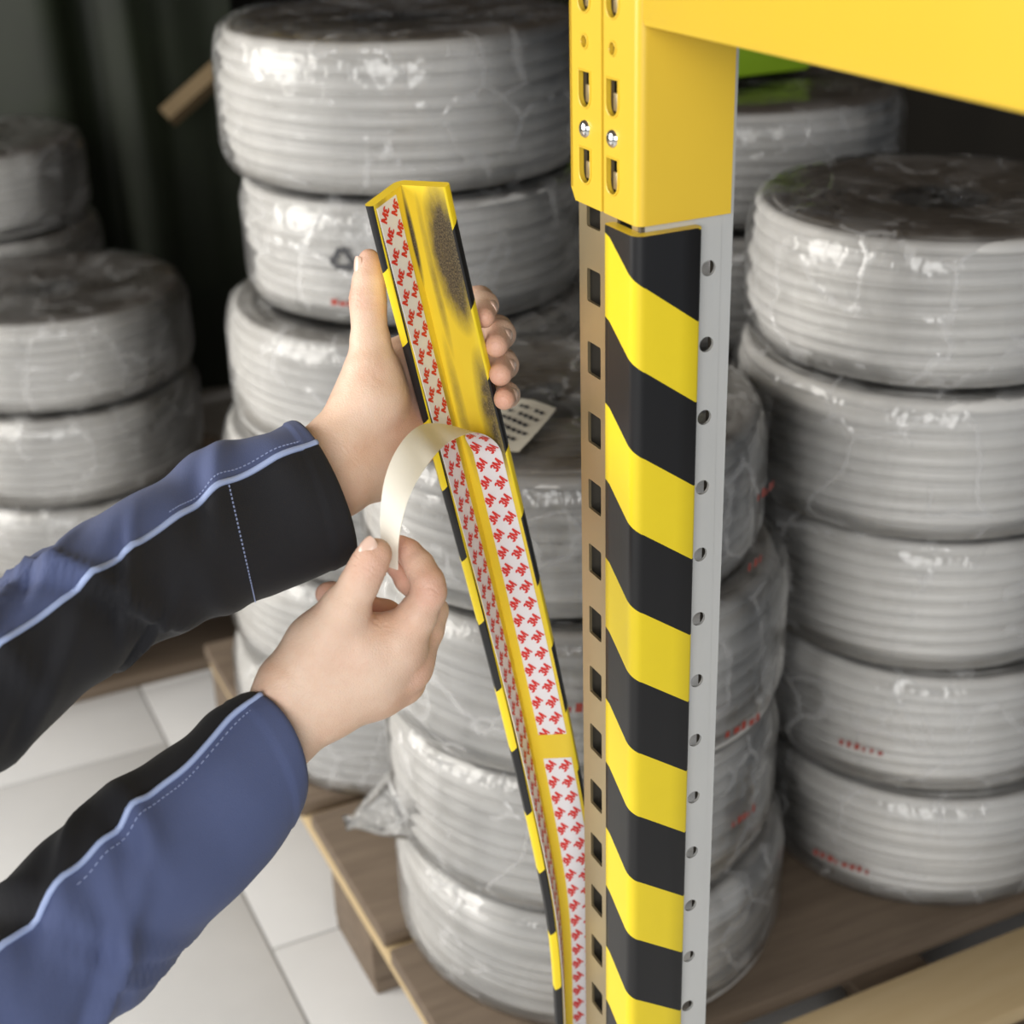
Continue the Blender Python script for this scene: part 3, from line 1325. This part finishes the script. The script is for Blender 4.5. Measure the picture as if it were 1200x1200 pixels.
# upper right liner: flat on the foam up to sT, then peeled and curled over to the right hand
rib1, rib2 = [], []
flat_s = np.linspace(sG0, sT, 30)
for s in flat_s:
    rib1.append(pt_right(s, np.array(cR1), .0006))
    rib2.append(pt_right(s, np.array(cR0), .0006))
zr = float(-((pt_right(sT, np.array(cR1)) - CC) @ CR)[2])
zl = float(-((pt_right(sT, np.array(cR0)) - CC) @ CR)[2])
curl1 = [(582, 520, zr - .008), (571.5, 511.5, zr - .020), (559, 507.5, zr - .036), (547, 508.5, zr - .052), (535, 513.5, zr - .066), (523, 520.5, zr - .077), (511, 532, 1.005), (498, 549, .993),
         (486, 569, .982), (477, 590, .975), (470, 617, .972), (467, 640, .973), (466.5, 668, .976)]
curl2 = [(546, 515, zl - .010), (545.5, 507.5, zl - .022), (541, 502.5, zl - .034), (531, 499.5, zl - .046), (517, 497, zl - .058), (502, 496.5, zl - .072), (488, 501, 1.020), (473, 515, 1.002),
         (459, 538, .992), (450, 566, .986), (446, 600, .984), (446.5, 630, .983), (454, 664, .982)]
n0 = len(flat_s)
c1p = catmull(np.array([rib1[-2], rib1[-1]] + [at(*p) for p in curl1]), 8)[8:]
c2p = catmull(np.array([rib2[-2], rib2[-1]] + [at(*p) for p in curl2]), 8)[8:]
R1 = np.vstack([np.array(rib1), c1p[1:]])
R2 = np.vstack([np.array(rib2), c2p[1:]])
nr_ = len(R1)
W = 7
mid = (R1 + R2) / 2
arc_s = np.concatenate([[0], np.cumsum(np.linalg.norm(np.diff(mid, axis=0), axis=1))])
tang = np.gradient(mid, axis=0)
acr = R1 - R2
nrm = np.cross(tang, acr)
nrm /= np.linalg.norm(nrm, axis=1)[:, None]
if nrm[5] @ (CC - mid[5]) < 0:
    nrm = -nrm
V = []
for side_off in (0.0, -.00025):
    for i in range(nr_):
        for k in range(W):
            t = k / (W - 1)
            V.append(R2[i] * (1 - t) + R1[i] * t + nrm[i] * side_off)
Fc, fm = [], []
q = nr_ * W
for i in range(nr_ - 1):
    for k in range(W - 1):
        a = i * W + k
        Fc.append([a, a + 1, a + W + 1, a + W])
        fm.append(0)
        Fc.append([q + a, q + a + W, q + a + W + 1, q + a + 1])
        fm.append(1)
    for k in (0, W - 1):
        a = i * W + k
        Fc.append([a, a + W, q + a + W, q + a])
        fm.append(1)
pl = obj('peeled_liner', V, Fc, [M['liner_print'], M['liner_back']], hp, smooth=60, fm=fm)
tag(pl, 'white printed liner peeled off and curling over to show its cream back')


def rib_fn(u, c):
    """u measured from the gap upwards is negative-going s; map the print onto the ribbon"""
    u = np.asarray(u)
    c = np.asarray(c)
    arc = sG0 - u
    t = (c - cR0) / (cR1 - cR0)

    def ip(A):
        return np.stack([np.interp(arc, arc_s, A[:, k]) for k in range(3)], -1)
    return ip(R2) * (1 - t)[:, None] + ip(R1) * t[:, None] + ip(nrm) * .0003


printed(rib_fn, sG0 - arc_s[-1], sG0, cR0, cR1, math.radians(50), 'printed_lettering', pl)


# ------------------------------------------------------------------ person: hands from a distance field
def surface_net(prims, h=.0012, k_palm=.009):
    """prims: list of groups; each group a list of (p0, r0, p1, r1, k). Group 0 is the palm, the others
    are fingers that blend with the palm but not with each other."""
    allp = np.array([q for g in prims for c in g for q in (c[0], c[2])])
    rm = max(max(c[1], c[3]) for g in prims for c in g)
    lo = allp.min(0) - rm - .012
    hi = allp.max(0) + rm + .012
    n = np.ceil((hi - lo) / h).astype(int) + 1
    ax = [lo[i] + h * np.arange(n[i]) for i in range(3)]
    D = []
    for g in prims:
        d = np.full(n, .05, np.float32)
        for (p0, r0, p1, r1, kk) in g:
            m = max(r0, r1) + .022
            a = np.maximum(((np.minimum(p0, p1) - m - lo) / h).astype(int), 0)
            b = np.minimum(((np.maximum(p0, p1) + m - lo) / h).astype(int) + 2, n)
            X, Y, Z = np.meshgrid(ax[0][a[0]:b[0]], ax[1][a[1]:b[1]], ax[2][a[2]:b[2]], indexing='ij')
            ba = p1 - p0
            L2 = max(ba @ ba, 1e-12)
            t = np.clip(((X - p0[0]) * ba[0] + (Y - p0[1]) * ba[1] + (Z - p0[2]) * ba[2]) / L2, 0, 1)
            dd = np.sqrt((X - p0[0] - t * ba[0]) ** 2 + (Y - p0[1] - t * ba[1]) ** 2 + (Z - p0[2] - t * ba[2]) ** 2) - (r0 + (r1 - r0) * t)
            sl = tuple(slice(a[i], b[i]) for i in range(3))
            c = d[sl]
            hh = np.clip(.5 + .5 * (c - dd) / kk, 0, 1)
            d[sl] = c * (1 - hh) + dd * hh - kk * hh * (1 - hh)
        D.append(d)
    tot = D[0]
    for d in D[1:]:
        kk = k_palm
        hh = np.clip(.5 + .5 * (D[0] - d) / kk, 0, 1)
        s = D[0] * (1 - hh) + d * hh - kk * hh * (1 - hh)
        tot = np.minimum(tot, s)
    d = tot
    ins = d < 0
    # cells with a sign change
    cnt = np.zeros(tuple(n - 1), int)
    for i in (0, 1):
        for j in (0, 1):
            for k in (0, 1):
                cnt += ins[i:n[0] - 1 + i, j:n[1] - 1 + j, k:n[2] - 1 + k]
    act = (cnt > 0) & (cnt < 8)
    idx = np.full(act.shape, -1)
    cells = np.argwhere(act)
    idx[act] = np.arange(len(cells))
    acc = np.zeros((len(cells), 3))
    num = np.zeros(len(cells))
    corners = [(i, j, k) for i in (0, 1) for j in (0, 1) for k in (0, 1)]
    for c in corners:
        for axis in range(3):
            if c[axis] == 1:
                continue
            c2 = list(c)
            c2[axis] = 1
            A = d[cells[:, 0] + c[0], cells[:, 1] + c[1], cells[:, 2] + c[2]]
            B = d[cells[:, 0] + c2[0], cells[:, 1] + c2[1], cells[:, 2] + c2[2]]
            mk = (A < 0) != (B < 0)
            t = np.where(mk, A / np.where(mk, A - B, 1), 0)
            p = np.tile(np.array(c, float), (len(cells), 1))
            p[:, axis] += t
            acc += p * mk[:, None]
            num += mk
    V = lo + h * (cells + acc / num[:, None])
    quads = []
    for axis in range(3):
        sl_a = [slice(None)] * 3
        sl_b = [slice(None)] * 3
        sl_a[axis] = slice(0, n[axis] - 1)
        sl_b[axis] = slice(1, n[axis])
        ch = ins[tuple(sl_a)] != ins[tuple(sl_b)]
        e = np.argwhere(ch)
        u, v = (axis + 1) % 3, (axis + 2) % 3
        ok = (e[:, u] > 0) & (e[:, v] > 0) & (e[:, u] < n[u] - 1) & (e[:, v] < n[v] - 1)
        e = e[ok]
        flip = ins[tuple(sl_a)][e[:, 0], e[:, 1], e[:, 2]]
        q = []
        for du, dv in ((-1, -1), (0, -1), (0, 0), (-1, 0)):
            c = e.copy()
            c[:, u] += du
            c[:, v] += dv
            q.append(idx[c[:, 0], c[:, 1], c[:, 2]])
        q = np.stack(q, 1)
        q[~flip] = q[~flip][:, ::-1]
        quads.append(q)
    Q = np.vstack(quads)
    # gentle smoothing
    ea = np.concatenate([Q[:, i] for i in range(4)])
    eb = np.concatenate([Q[:, (i + 1) % 4] for i in range(4)])
    deg = np.bincount(ea, minlength=len(V)) + np.bincount(eb, minlength=len(V))
    for lam in (.5, -.52, .5, -.52, .5, -.5):
        S_ = np.stack([np.bincount(ea, V[eb, c], len(V)) + np.bincount(eb, V[ea, c], len(V)) for c in range(3)], 1)
        V = V + lam * (S_ / deg[:, None] - V)
    return V, Q


def J(px, py, Z, rpx):
    return at(px, py, Z), rpx * Z / F


def chain(js, k=.006):
    out = []
    for a, b in zip(js[:-1], js[1:]):
        (p0, r0), (p1, r1) = J(*a), J(*b)
        out.append((p0, r0, p1, r1, k))
    return out


person = empty('person', at(150, 900, .98), 'person in a blue and black work jacket, both hands peeling the liner off the strip', 'person')


def nail(parent, c, axis, nrm, R, length, half):
    """curved nail plate around a finger of radius R"""
    c, axis, nrm = map(lambda q: np.asarray(q, float), (c, axis, nrm))
    axis = axis / np.linalg.norm(axis)
    nrm = nrm - axis * (nrm @ axis)
    nrm /= np.linalg.norm(nrm)
    s = np.cross(axis, nrm)
    V, Fc = [], []
    nu, nv = 9, 9
    for lay in (0, -.0012):
        for i in range(nu):
            v = -1 + 2 * i / (nu - 1)
            for k in range(nv):
                u = -1 + 2 * k / (nv - 1)
                # rounded rectangle outline
                uu = u * math.sqrt(max(0, 1 - .42 * v * v))
                vv = v * math.sqrt(max(0, 1 - .30 * u * u))
                a = uu * half
                rad = R + lay - .0011 * abs(u) ** 3 - .0006 * abs(v) ** 3
                V.append(c + nrm * rad * math.cos(a) + s * rad * math.sin(a) + axis * vv * length / 2 - nrm * .0004 * vv)
    q = nu * nv
    for i in range(nu - 1):
        for k in range(nv - 1):
            a = i * nv + k
            Fc += [[a, a + 1, a + nv + 1, a + nv], [q + a, q + a + nv, q + a + nv + 1, q + a + 1]]
    for i in range(nu - 1):
        for k in (0, nv - 1):
            a = i * nv + k
            Fc.append([a, a + nv, q + a + nv, q + a])
    for k in range(nv - 1):
        for i in (0, nu - 1):
            a = i * nv + k
            Fc.append([a, a + 1, q + a + 1, q + a])
    return obj('fingernail', V, Fc, M['nail'], parent, smooth=60)




def vnormals(V, Q):
    fn = np.cross(V[Q[:, 2]] - V[Q[:, 0]], V[Q[:, 3]] - V[Q[:, 1]])
    N = np.zeros_like(V)
    for k in range(4):
        for c in range(3):
            N[:, c] += np.bincount(Q[:, k], fn[:, c], len(V))
    return N / (np.linalg.norm(N, axis=1)[:, None] + 1e-12)


def creases(V, Q, spec):
    """skin folds across a joint: spec rows (joint, next joint, radius of effect, depth, number)"""
    N = vnormals(V, Q)
    D = np.zeros(len(V))
    for a, b, rad, depth, num in spec:
        p0, p1 = at(*a), at(*b)
        ax = (p1 - p0) / np.linalg.norm(p1 - p0)
        q = V - p0
        s = q @ ax
        d = np.linalg.norm(q, axis=1)
        wob = .0006 * np.sin(q[:, 2] * 700) + .0005 * np.sin(q[:, 0] * 900)
        env = np.exp(-(s / (.0016 * num)) ** 2) * np.clip(1.4 - d / rad, 0, 1)
        D += depth * env * (np.abs(np.sin((s + wob) / .0026 * PI / 1)) ** 3 * -1 + .2)
    return V + N * D[:, None]


def flush(o, V, spec):
    f = np.zeros(len(V))
    for j, rad, w_ in spec:
        f = np.maximum(f, w_ * np.exp(-(np.linalg.norm(V - at(*j), axis=1) / rad) ** 2))
    a = o.data.attributes.new('flush', 'FLOAT', 'POINT')
    a.data.foreach_set('value', f.astype(np.float32))


LC = [((433, 357, 1.056), (433.5, 390, 1.057), .020, .0007, 3), ((416, 352, 1.05), (418, 372, 1.05), .012, .0008, 3), ((455, 430, 1.05), (440, 440, 1.06), .022, .0005, 1),
      ((400, 530, 1.04), (430, 500, 1.05), .030, .0005, 2)]
LF = [((432, 304, 1.056), .016, .75), ((416, 350, 1.05), .012, .7), ((566, 374, 1.07), .014, .8), ((581, 406, 1.07), .014, .85), ((586, 440, 1.07), .014, .85), ((591, 469, 1.07), .014, .9),
      ((487, 500, 1.09), .035, .8), ((480, 470, 1.08), .03, .6), ((560, 352, 1.11), .016, .4)]
RCs = [((429, 667, .955), (410, 700, .96), .018, .0008, 3), ((503, 693, .97), (495, 715, .975), .018, .0006, 2), ((440, 727, .98), (430, 745, .98), .014, .0005, 2),
       ((480, 672, .985), (497, 690, .98), .012, .0006, 1)]
RF = [((440, 655, .955), .018, .55), ((428, 668, .955), .012, .5), ((474, 645, .99), .018, .8), ((506, 694, .97), .018, .7), ((466, 670, 1.0), .02, .9), ((382, 697, 1.018), .018, .95),
      ((377, 720, 1.03), .018, .95), ((450, 720, 1.03), .024, .95), ((500, 750, 1.0), .02, .35), ((496, 790, 1.0), .022, .55), ((420, 765, .96), .02, .25), ((478, 808, 1.01), .02, .45)]
# left hand, thumb along the left rim, fingers wrapped round the back to the right rim
LH = []
palm = []
palm += chain([(250, 605, 1.00, 44), (322, 578, 1.02, 33), (368, 533, 1.045, 26), (402, 510, 1.055, 31), (432, 470, 1.06, 34), (436, 437, 1.058, 27)], .014)
palm += chain([(280, 615, 1.01, 40), (350, 598, 1.03, 28), (398, 574, 1.05, 28), (440, 548, 1.075, 34), (480, 515, 1.105, 30), (505, 490, 1.125, 26)], .014)
palm += chain([(402, 545, 1.055, 34), (450, 505, 1.085, 34), (490, 450, 1.12, 28), (510, 425, 1.13, 24)], .016)
palm += chain([(432, 470, 1.065, 33), (470, 430, 1.10, 28), (498, 400, 1.12, 22)], .016)
palm += chain([(462, 545, 1.085, 24), (490, 500, 1.10, 22)], .012)
thumb = chain([(437, 462, 1.06, 35), (436, 432, 1.058, 28), (434, 400, 1.057, 22), (432, 370, 1.056, 19), (431, 351, 1.056, 20), (432.5, 328, 1.056, 17.5), (433, 309, 1.056, 12.5), (432.5, 302, 1.056, 9.5)], .006)
idx_ = chain([(500, 400, 1.12, 20), (538, 352, 1.125, 17), (562, 352, 1.11, 16), (568, 358, 1.095, 15.5), (567.5, 372, 1.075, 12.5)], .004)
mid_ = chain([(512, 428, 1.13, 20), (556, 386, 1.135, 17.5), (583, 387, 1.115, 17), (587, 392, 1.10, 16.5), (581.5, 405, 1.077, 14)], .004)
rng_ = chain([(515, 460, 1.13, 19), (562, 424, 1.135, 17), (588, 424, 1.115, 16.5), (591, 428, 1.10, 16), (586.5, 439, 1.077, 13.5)], .004)
pky = chain([(508, 490, 1.125, 17), (562, 462, 1.13, 15.5), (590, 461, 1.11, 15), (594, 463, 1.098, 14.5), (591, 468, 1.077, 12.5)], .004)
V, Q = surface_net([palm, thumb, idx_, mid_, rng_, pky])
V = creases(V, Q, LC)
lh = obj('hand', V, Q, M['skin'], person, smooth=180)
flush(lh, V, LF)
tag(lh, 'left hand gripping the upper end of the strip')
vdir = lambda px, py: (CC - at(px, py, 1.0)) / np.linalg.norm(CC - at(px, py, 1.0))
camx, camy = CR[:, 0], CR[:, 1]


HV = {}


def finger_nail(hand, tipj, basej, nvec, R, length, half):
    a, b = at(*tipj), at(*basej)
    c = (a + b) / 2
    n = camx * nvec[0] + camy * nvec[1] + CR[:, 2] * nvec[2]
    ax = (a - b) / np.linalg.norm(a - b)
    n = n - ax * (n @ ax)
    n /= np.linalg.norm(n)
    q = HV[hand.name] - c
    tt = q @ n
    pd = np.linalg.norm(q - tt[:, None] * n, axis=1)
    R = float(tt[(pd < .003) & (tt > 0) & (tt < .02)].max()) + .0005
    nail(hand, c, a - b, n, R, length, half * .0095 / R)


HV[lh.name] = V
finger_nail(lh, (431.5, 302, 1.056), (432, 322, 1.056), (-.86, .1, .52), .0093, .0125, .62)
for (tp, bs, R) in (((567.5, 368, 1.078), (568, 359, 1.094), .0085), ((582, 401, 1.08), (586.5, 392, 1.099), .0092),
                    ((587, 436, 1.08), (590.5, 428, 1.099), .0090), ((591.5, 467, 1.08), (594, 463, 1.097), .0082)):
    finger_nail(lh, tp, bs, (.80, .12, .55), R, .010, .62)

# right hand, back towards the viewer, thumb and index pinching the liner
palm = []
palm += chain([(225, 935, .96, 44), (285, 880, .97, 36), (314, 848, .985, 29), (340, 805, .990, 36), (375, 758, .990, 36), (404, 716, .975, 25)], .014)
palm += chain([(245, 955, .97, 40), (306, 895, .98, 34), (338, 866, .99, 28), (385, 830, 1.0, 30), (430, 795, 1.0, 33), (466, 757, .995, 27)], .014)
palm += chain([(330, 850, .99, 28), (390, 800, .995, 34), (440, 770, .995, 32), (466, 755, .995, 27)], .016)
palm += chain([(380, 825, 1.0, 28), (440, 803, 1.01, 28), (480, 780, 1.01, 24)], .014)
palm += chain([(380, 830, 1.01, 26), (440, 808, 1.02, 25), (472, 800, 1.025, 22)], .014)
palm += chain([(380, 770, .99, 33), (420, 757, .99, 30), (455, 752, .995, 26)], .014)
thumb = chain([(378, 755, .987, 34), (405, 714, .972, 25.5), (421, 684, .966, 21.5), (431, 664, .964, 20), (438, 652, .964, 18), (443, 647, .964, 14.5)], .006)
idx_ = chain([(466, 755, .992, 27), (488, 722, .985, 22.5), (503, 694, .982, 19), (501, 681, .982, 18), (491, 662, .986, 16.5), (479, 647, .991, 14), (470, 637, .994, 10)], .005)
mid_ = chain([(481, 780, 1.01, 24), (499, 738, 1.015, 20), (506, 716, 1.02, 18), (496, 698, 1.02, 16), (478, 680, 1.012, 14), (462, 664, 1.0, 10.5)], .005)
rng_ = chain([(474, 798, 1.025, 21), (488, 755, 1.04, 18), (482, 738, 1.045, 17), (452, 720, 1.04, 16), (420, 708, 1.03, 15), (388, 697, 1.02, 14), (382, 696, 1.018, 12)], .005)
pky = chain([(462, 806, 1.03, 19), (472, 775, 1.055, 16), (460, 752, 1.055, 15), (420, 735, 1.05, 14), (385, 724, 1.035, 13), (376, 720, 1.03, 11)], .005)
V, Q = surface_net([palm, thumb, idx_, mid_, rng_, pky])
V = creases(V, Q, RCs)
rh = obj('hand', V, Q, M['skin'], person, smooth=180)
flush(rh, V, RF)
HV[rh.name] = V
tag(rh, 'right hand pinching the peeled liner between thumb and index finger')
finger_nail(rh, (443, 639, .964), (434, 650, .964), (-.16, .62, .76), .0092, .0120, .80)


# ------------------------------------------------------------------ jacket sleeves
def sleeve(name, secs, piping, seam, label, top_blue, bulge, seed, cuff_sec=0):
    """secs: (top px, bottom px, Z, half depth); angle 0 = top edge, pi = bottom edge, camera side between"""
    rng = np.random.default_rng(seed)
    n = 64
    C0, A0_, B0_ = [], [], []
    for (t, b, Z, hd) in secs:
        pt, pb = at(t[0], t[1], Z), at(b[0], b[1], Z)
        C0.append((pt + pb) / 2)
        A0_.append((pt - pb) / 2)
        v = CC - (pt + pb) / 2
        B0_.append(v / np.linalg.norm(v) * hd)
    m = 9
    Cc, Aa, Bb = catmull(C0, m), catmull(A0_, m), catmull(B0_, m)
    pip = catmull(np.array([[p, 0.0] for p in piping]), m)[:, 0]
    K = len(Cc)
    ax = np.gradient(Cc, axis=0)
    ax /= np.linalg.norm(ax, axis=1)[:, None]
    step = np.concatenate([[0], np.cumsum(np.linalg.norm(np.diff(Cc, axis=0), axis=1))])
    ph = rng.uniform(0, 6.28, 14)
    th = np.arange(n) * 2 * PI / n

    fd = [(rng.uniform(.05, .42), rng.uniform(.3, 3.0), rng.uniform(-.055, .055), rng.uniform(.005, .011), rng.uniform(.0035, .0075), rng.uniform(.5, 1.1)) for _ in range(22)]

    def folds(s, t):
        out = 0
        for s0, t0, sl, wd, am, tw in fd:
            x = (s - s0 - sl * (t - t0)) / wd
            out += am * math.exp(-x * x) * math.exp(-((t - t0) / tw) ** 2) - .6 * am * math.exp(-(x - 1.5) ** 2) * math.exp(-((t - t0) / tw) ** 2)
        return out

    def point(i, t, off=0.0):
        s = step[i]
        env = min(1, s / .03)
        wv = 0
        for q in range(7):
            wv += math.sin((9 + 9 * q) * s * 2.2 + (1 + q % 4) * t + ph[q]) / (1 + .5 * q)
        e = Aa[i] * math.cos(t) + Bb[i] * math.sin(t)
        u = e / np.linalg.norm(e)
        bl = bulge * math.sin(t) * max(0, 1 - s / .05) if math.sin(t) > 0 else 0
        return Cc[i] + e + u * (.0021 * wv * env + folds(s, t) * env + off) - ax[i] * bl
    # shell in two cloths, split at the piping line on the camera side and at its mirror on the back
    halves = {}
    for which in (0, 1):
        V, Fc = [], []
        w_n = 34
        for lay in (0.0, -.0016):
            for i in range(K):
                tb = pip[i]
                tb2 = 2 * PI - tb * .9
                for k in range(w_n + 1):
                    f = k / w_n
                    t = (tb2 - 2 * PI) + (tb - (tb2 - 2 * PI)) * f if which == 0 else tb + (tb2 - tb) * f
                    V.append(point(i, t, lay + (.0011 if 1 <= i <= 5 else .0004 if i == 0 else 0)))
        q = K * (w_n + 1)
        for i in range(K - 1):
            for k in range(w_n):
                a = i * (w_n + 1) + k
                Fc.append([a, a + w_n + 1, a + w_n + 2, a + 1])
                Fc.append([q + a, q + a + 1, q + a + w_n + 2, q + a + w_n + 1])
        for k in range(w_n):
            Fc.append([k, k + 1, q + k + 1, q + k])
        halves[which] = (V, Fc)
    mats = (M['cloth_blue'], M['cloth_black']) if top_blue else (M['cloth_black'], M['cloth_blue'])
    main = obj('jacket_sleeve', *halves[1], mats[1], person, smooth=180)
    tag(main, label)
    pn = obj('sleeve_panel', *halves[0], mats[0], main, smooth=180)
    tag(pn, 'blue grey upper panel' if top_blue else 'black upper panel')
    tb = MB()
    tb.tube([point(i, pip[i], .0006) for i in range(K)], .0021, 8)
    tb.build('piping', M['piping'], main, smooth=180)
    # stitching: small separate dashes joined as one seam
    st = MB()

    def dash(i0, t0, i1, t1):
        st.tube([point(i0, t0, .0004), point(i1, t1, .0004)], .00045, 5)
    tmin = pip[1]
    for k in range(54):
        t0 = tmin + .05 + (PI * 1.1 - tmin) * k / 54
        dash(1, t0, 1, t0 + .022)
    if seam:
        for k in range(44):
            t0 = pip[seam] + .05 + (PI * 1.05 - pip[seam]) * k / 44
            dash(seam, t0, seam, t0 + .028)
    for i in range(2, min(K - 2, 44)):
        t0 = pip[i] - .12 if top_blue else pip[i] + .14
        dash(i, t0, i, t0 + .0)if False else st.tube([point(i, t0, .0004), point(i, t0, .0004) * .45 + point(i + 1, t0 + (pip[i + 1] - pip[i]), .0004) * .55], .0004, 5)
    st.build('stitching', M['thread'], main, smooth=0)
    return main


sleeve('left', [((343, 494), (413, 656), 1.035, .036), ((322, 499), (372, 675), 1.03, .040), ((285, 515), (325, 692), 1.025, .044), ((246, 528), (285, 706), 1.015, .046),
                ((215, 545), (243, 729), 1.005, .048), ((190, 560), (200, 751), .995, .050), ((130, 597), (138, 790), .97, .054), ((50, 650), (60, 850), .94, .058), ((-50, 715), (-40, 930), .91, .062),
                ((-170, 800), (-160, 1030), .88, .066)],
       [.92, .97, 1.02, 1.08, 1.13, 1.18, 1.22, 1.25, 1.28, 1.3], 24, 'left jacket sleeve, black below with a blue grey top band', True, .012, 5)
sleeve('right', [((279, 818), (350, 950), .985, .034), ((248, 834), (330, 985), .98, .040), ((213, 866), (284, 1046), .97, .044), ((172, 893), (242, 1093), .96, .047),
                 ((120, 930), (194, 1142), .945, .05), ((60, 985), (130, 1205), .93, .053), ((-20, 1060), (45, 1290), .91, .057), ((-110, 1150), (-50, 1390), .89, .06)],
       [.72, .78, .86, .92, .98, 1.02, 1.05, 1.08], 0, 'right jacket sleeve, blue with a black upper edge', False, .022, 9)
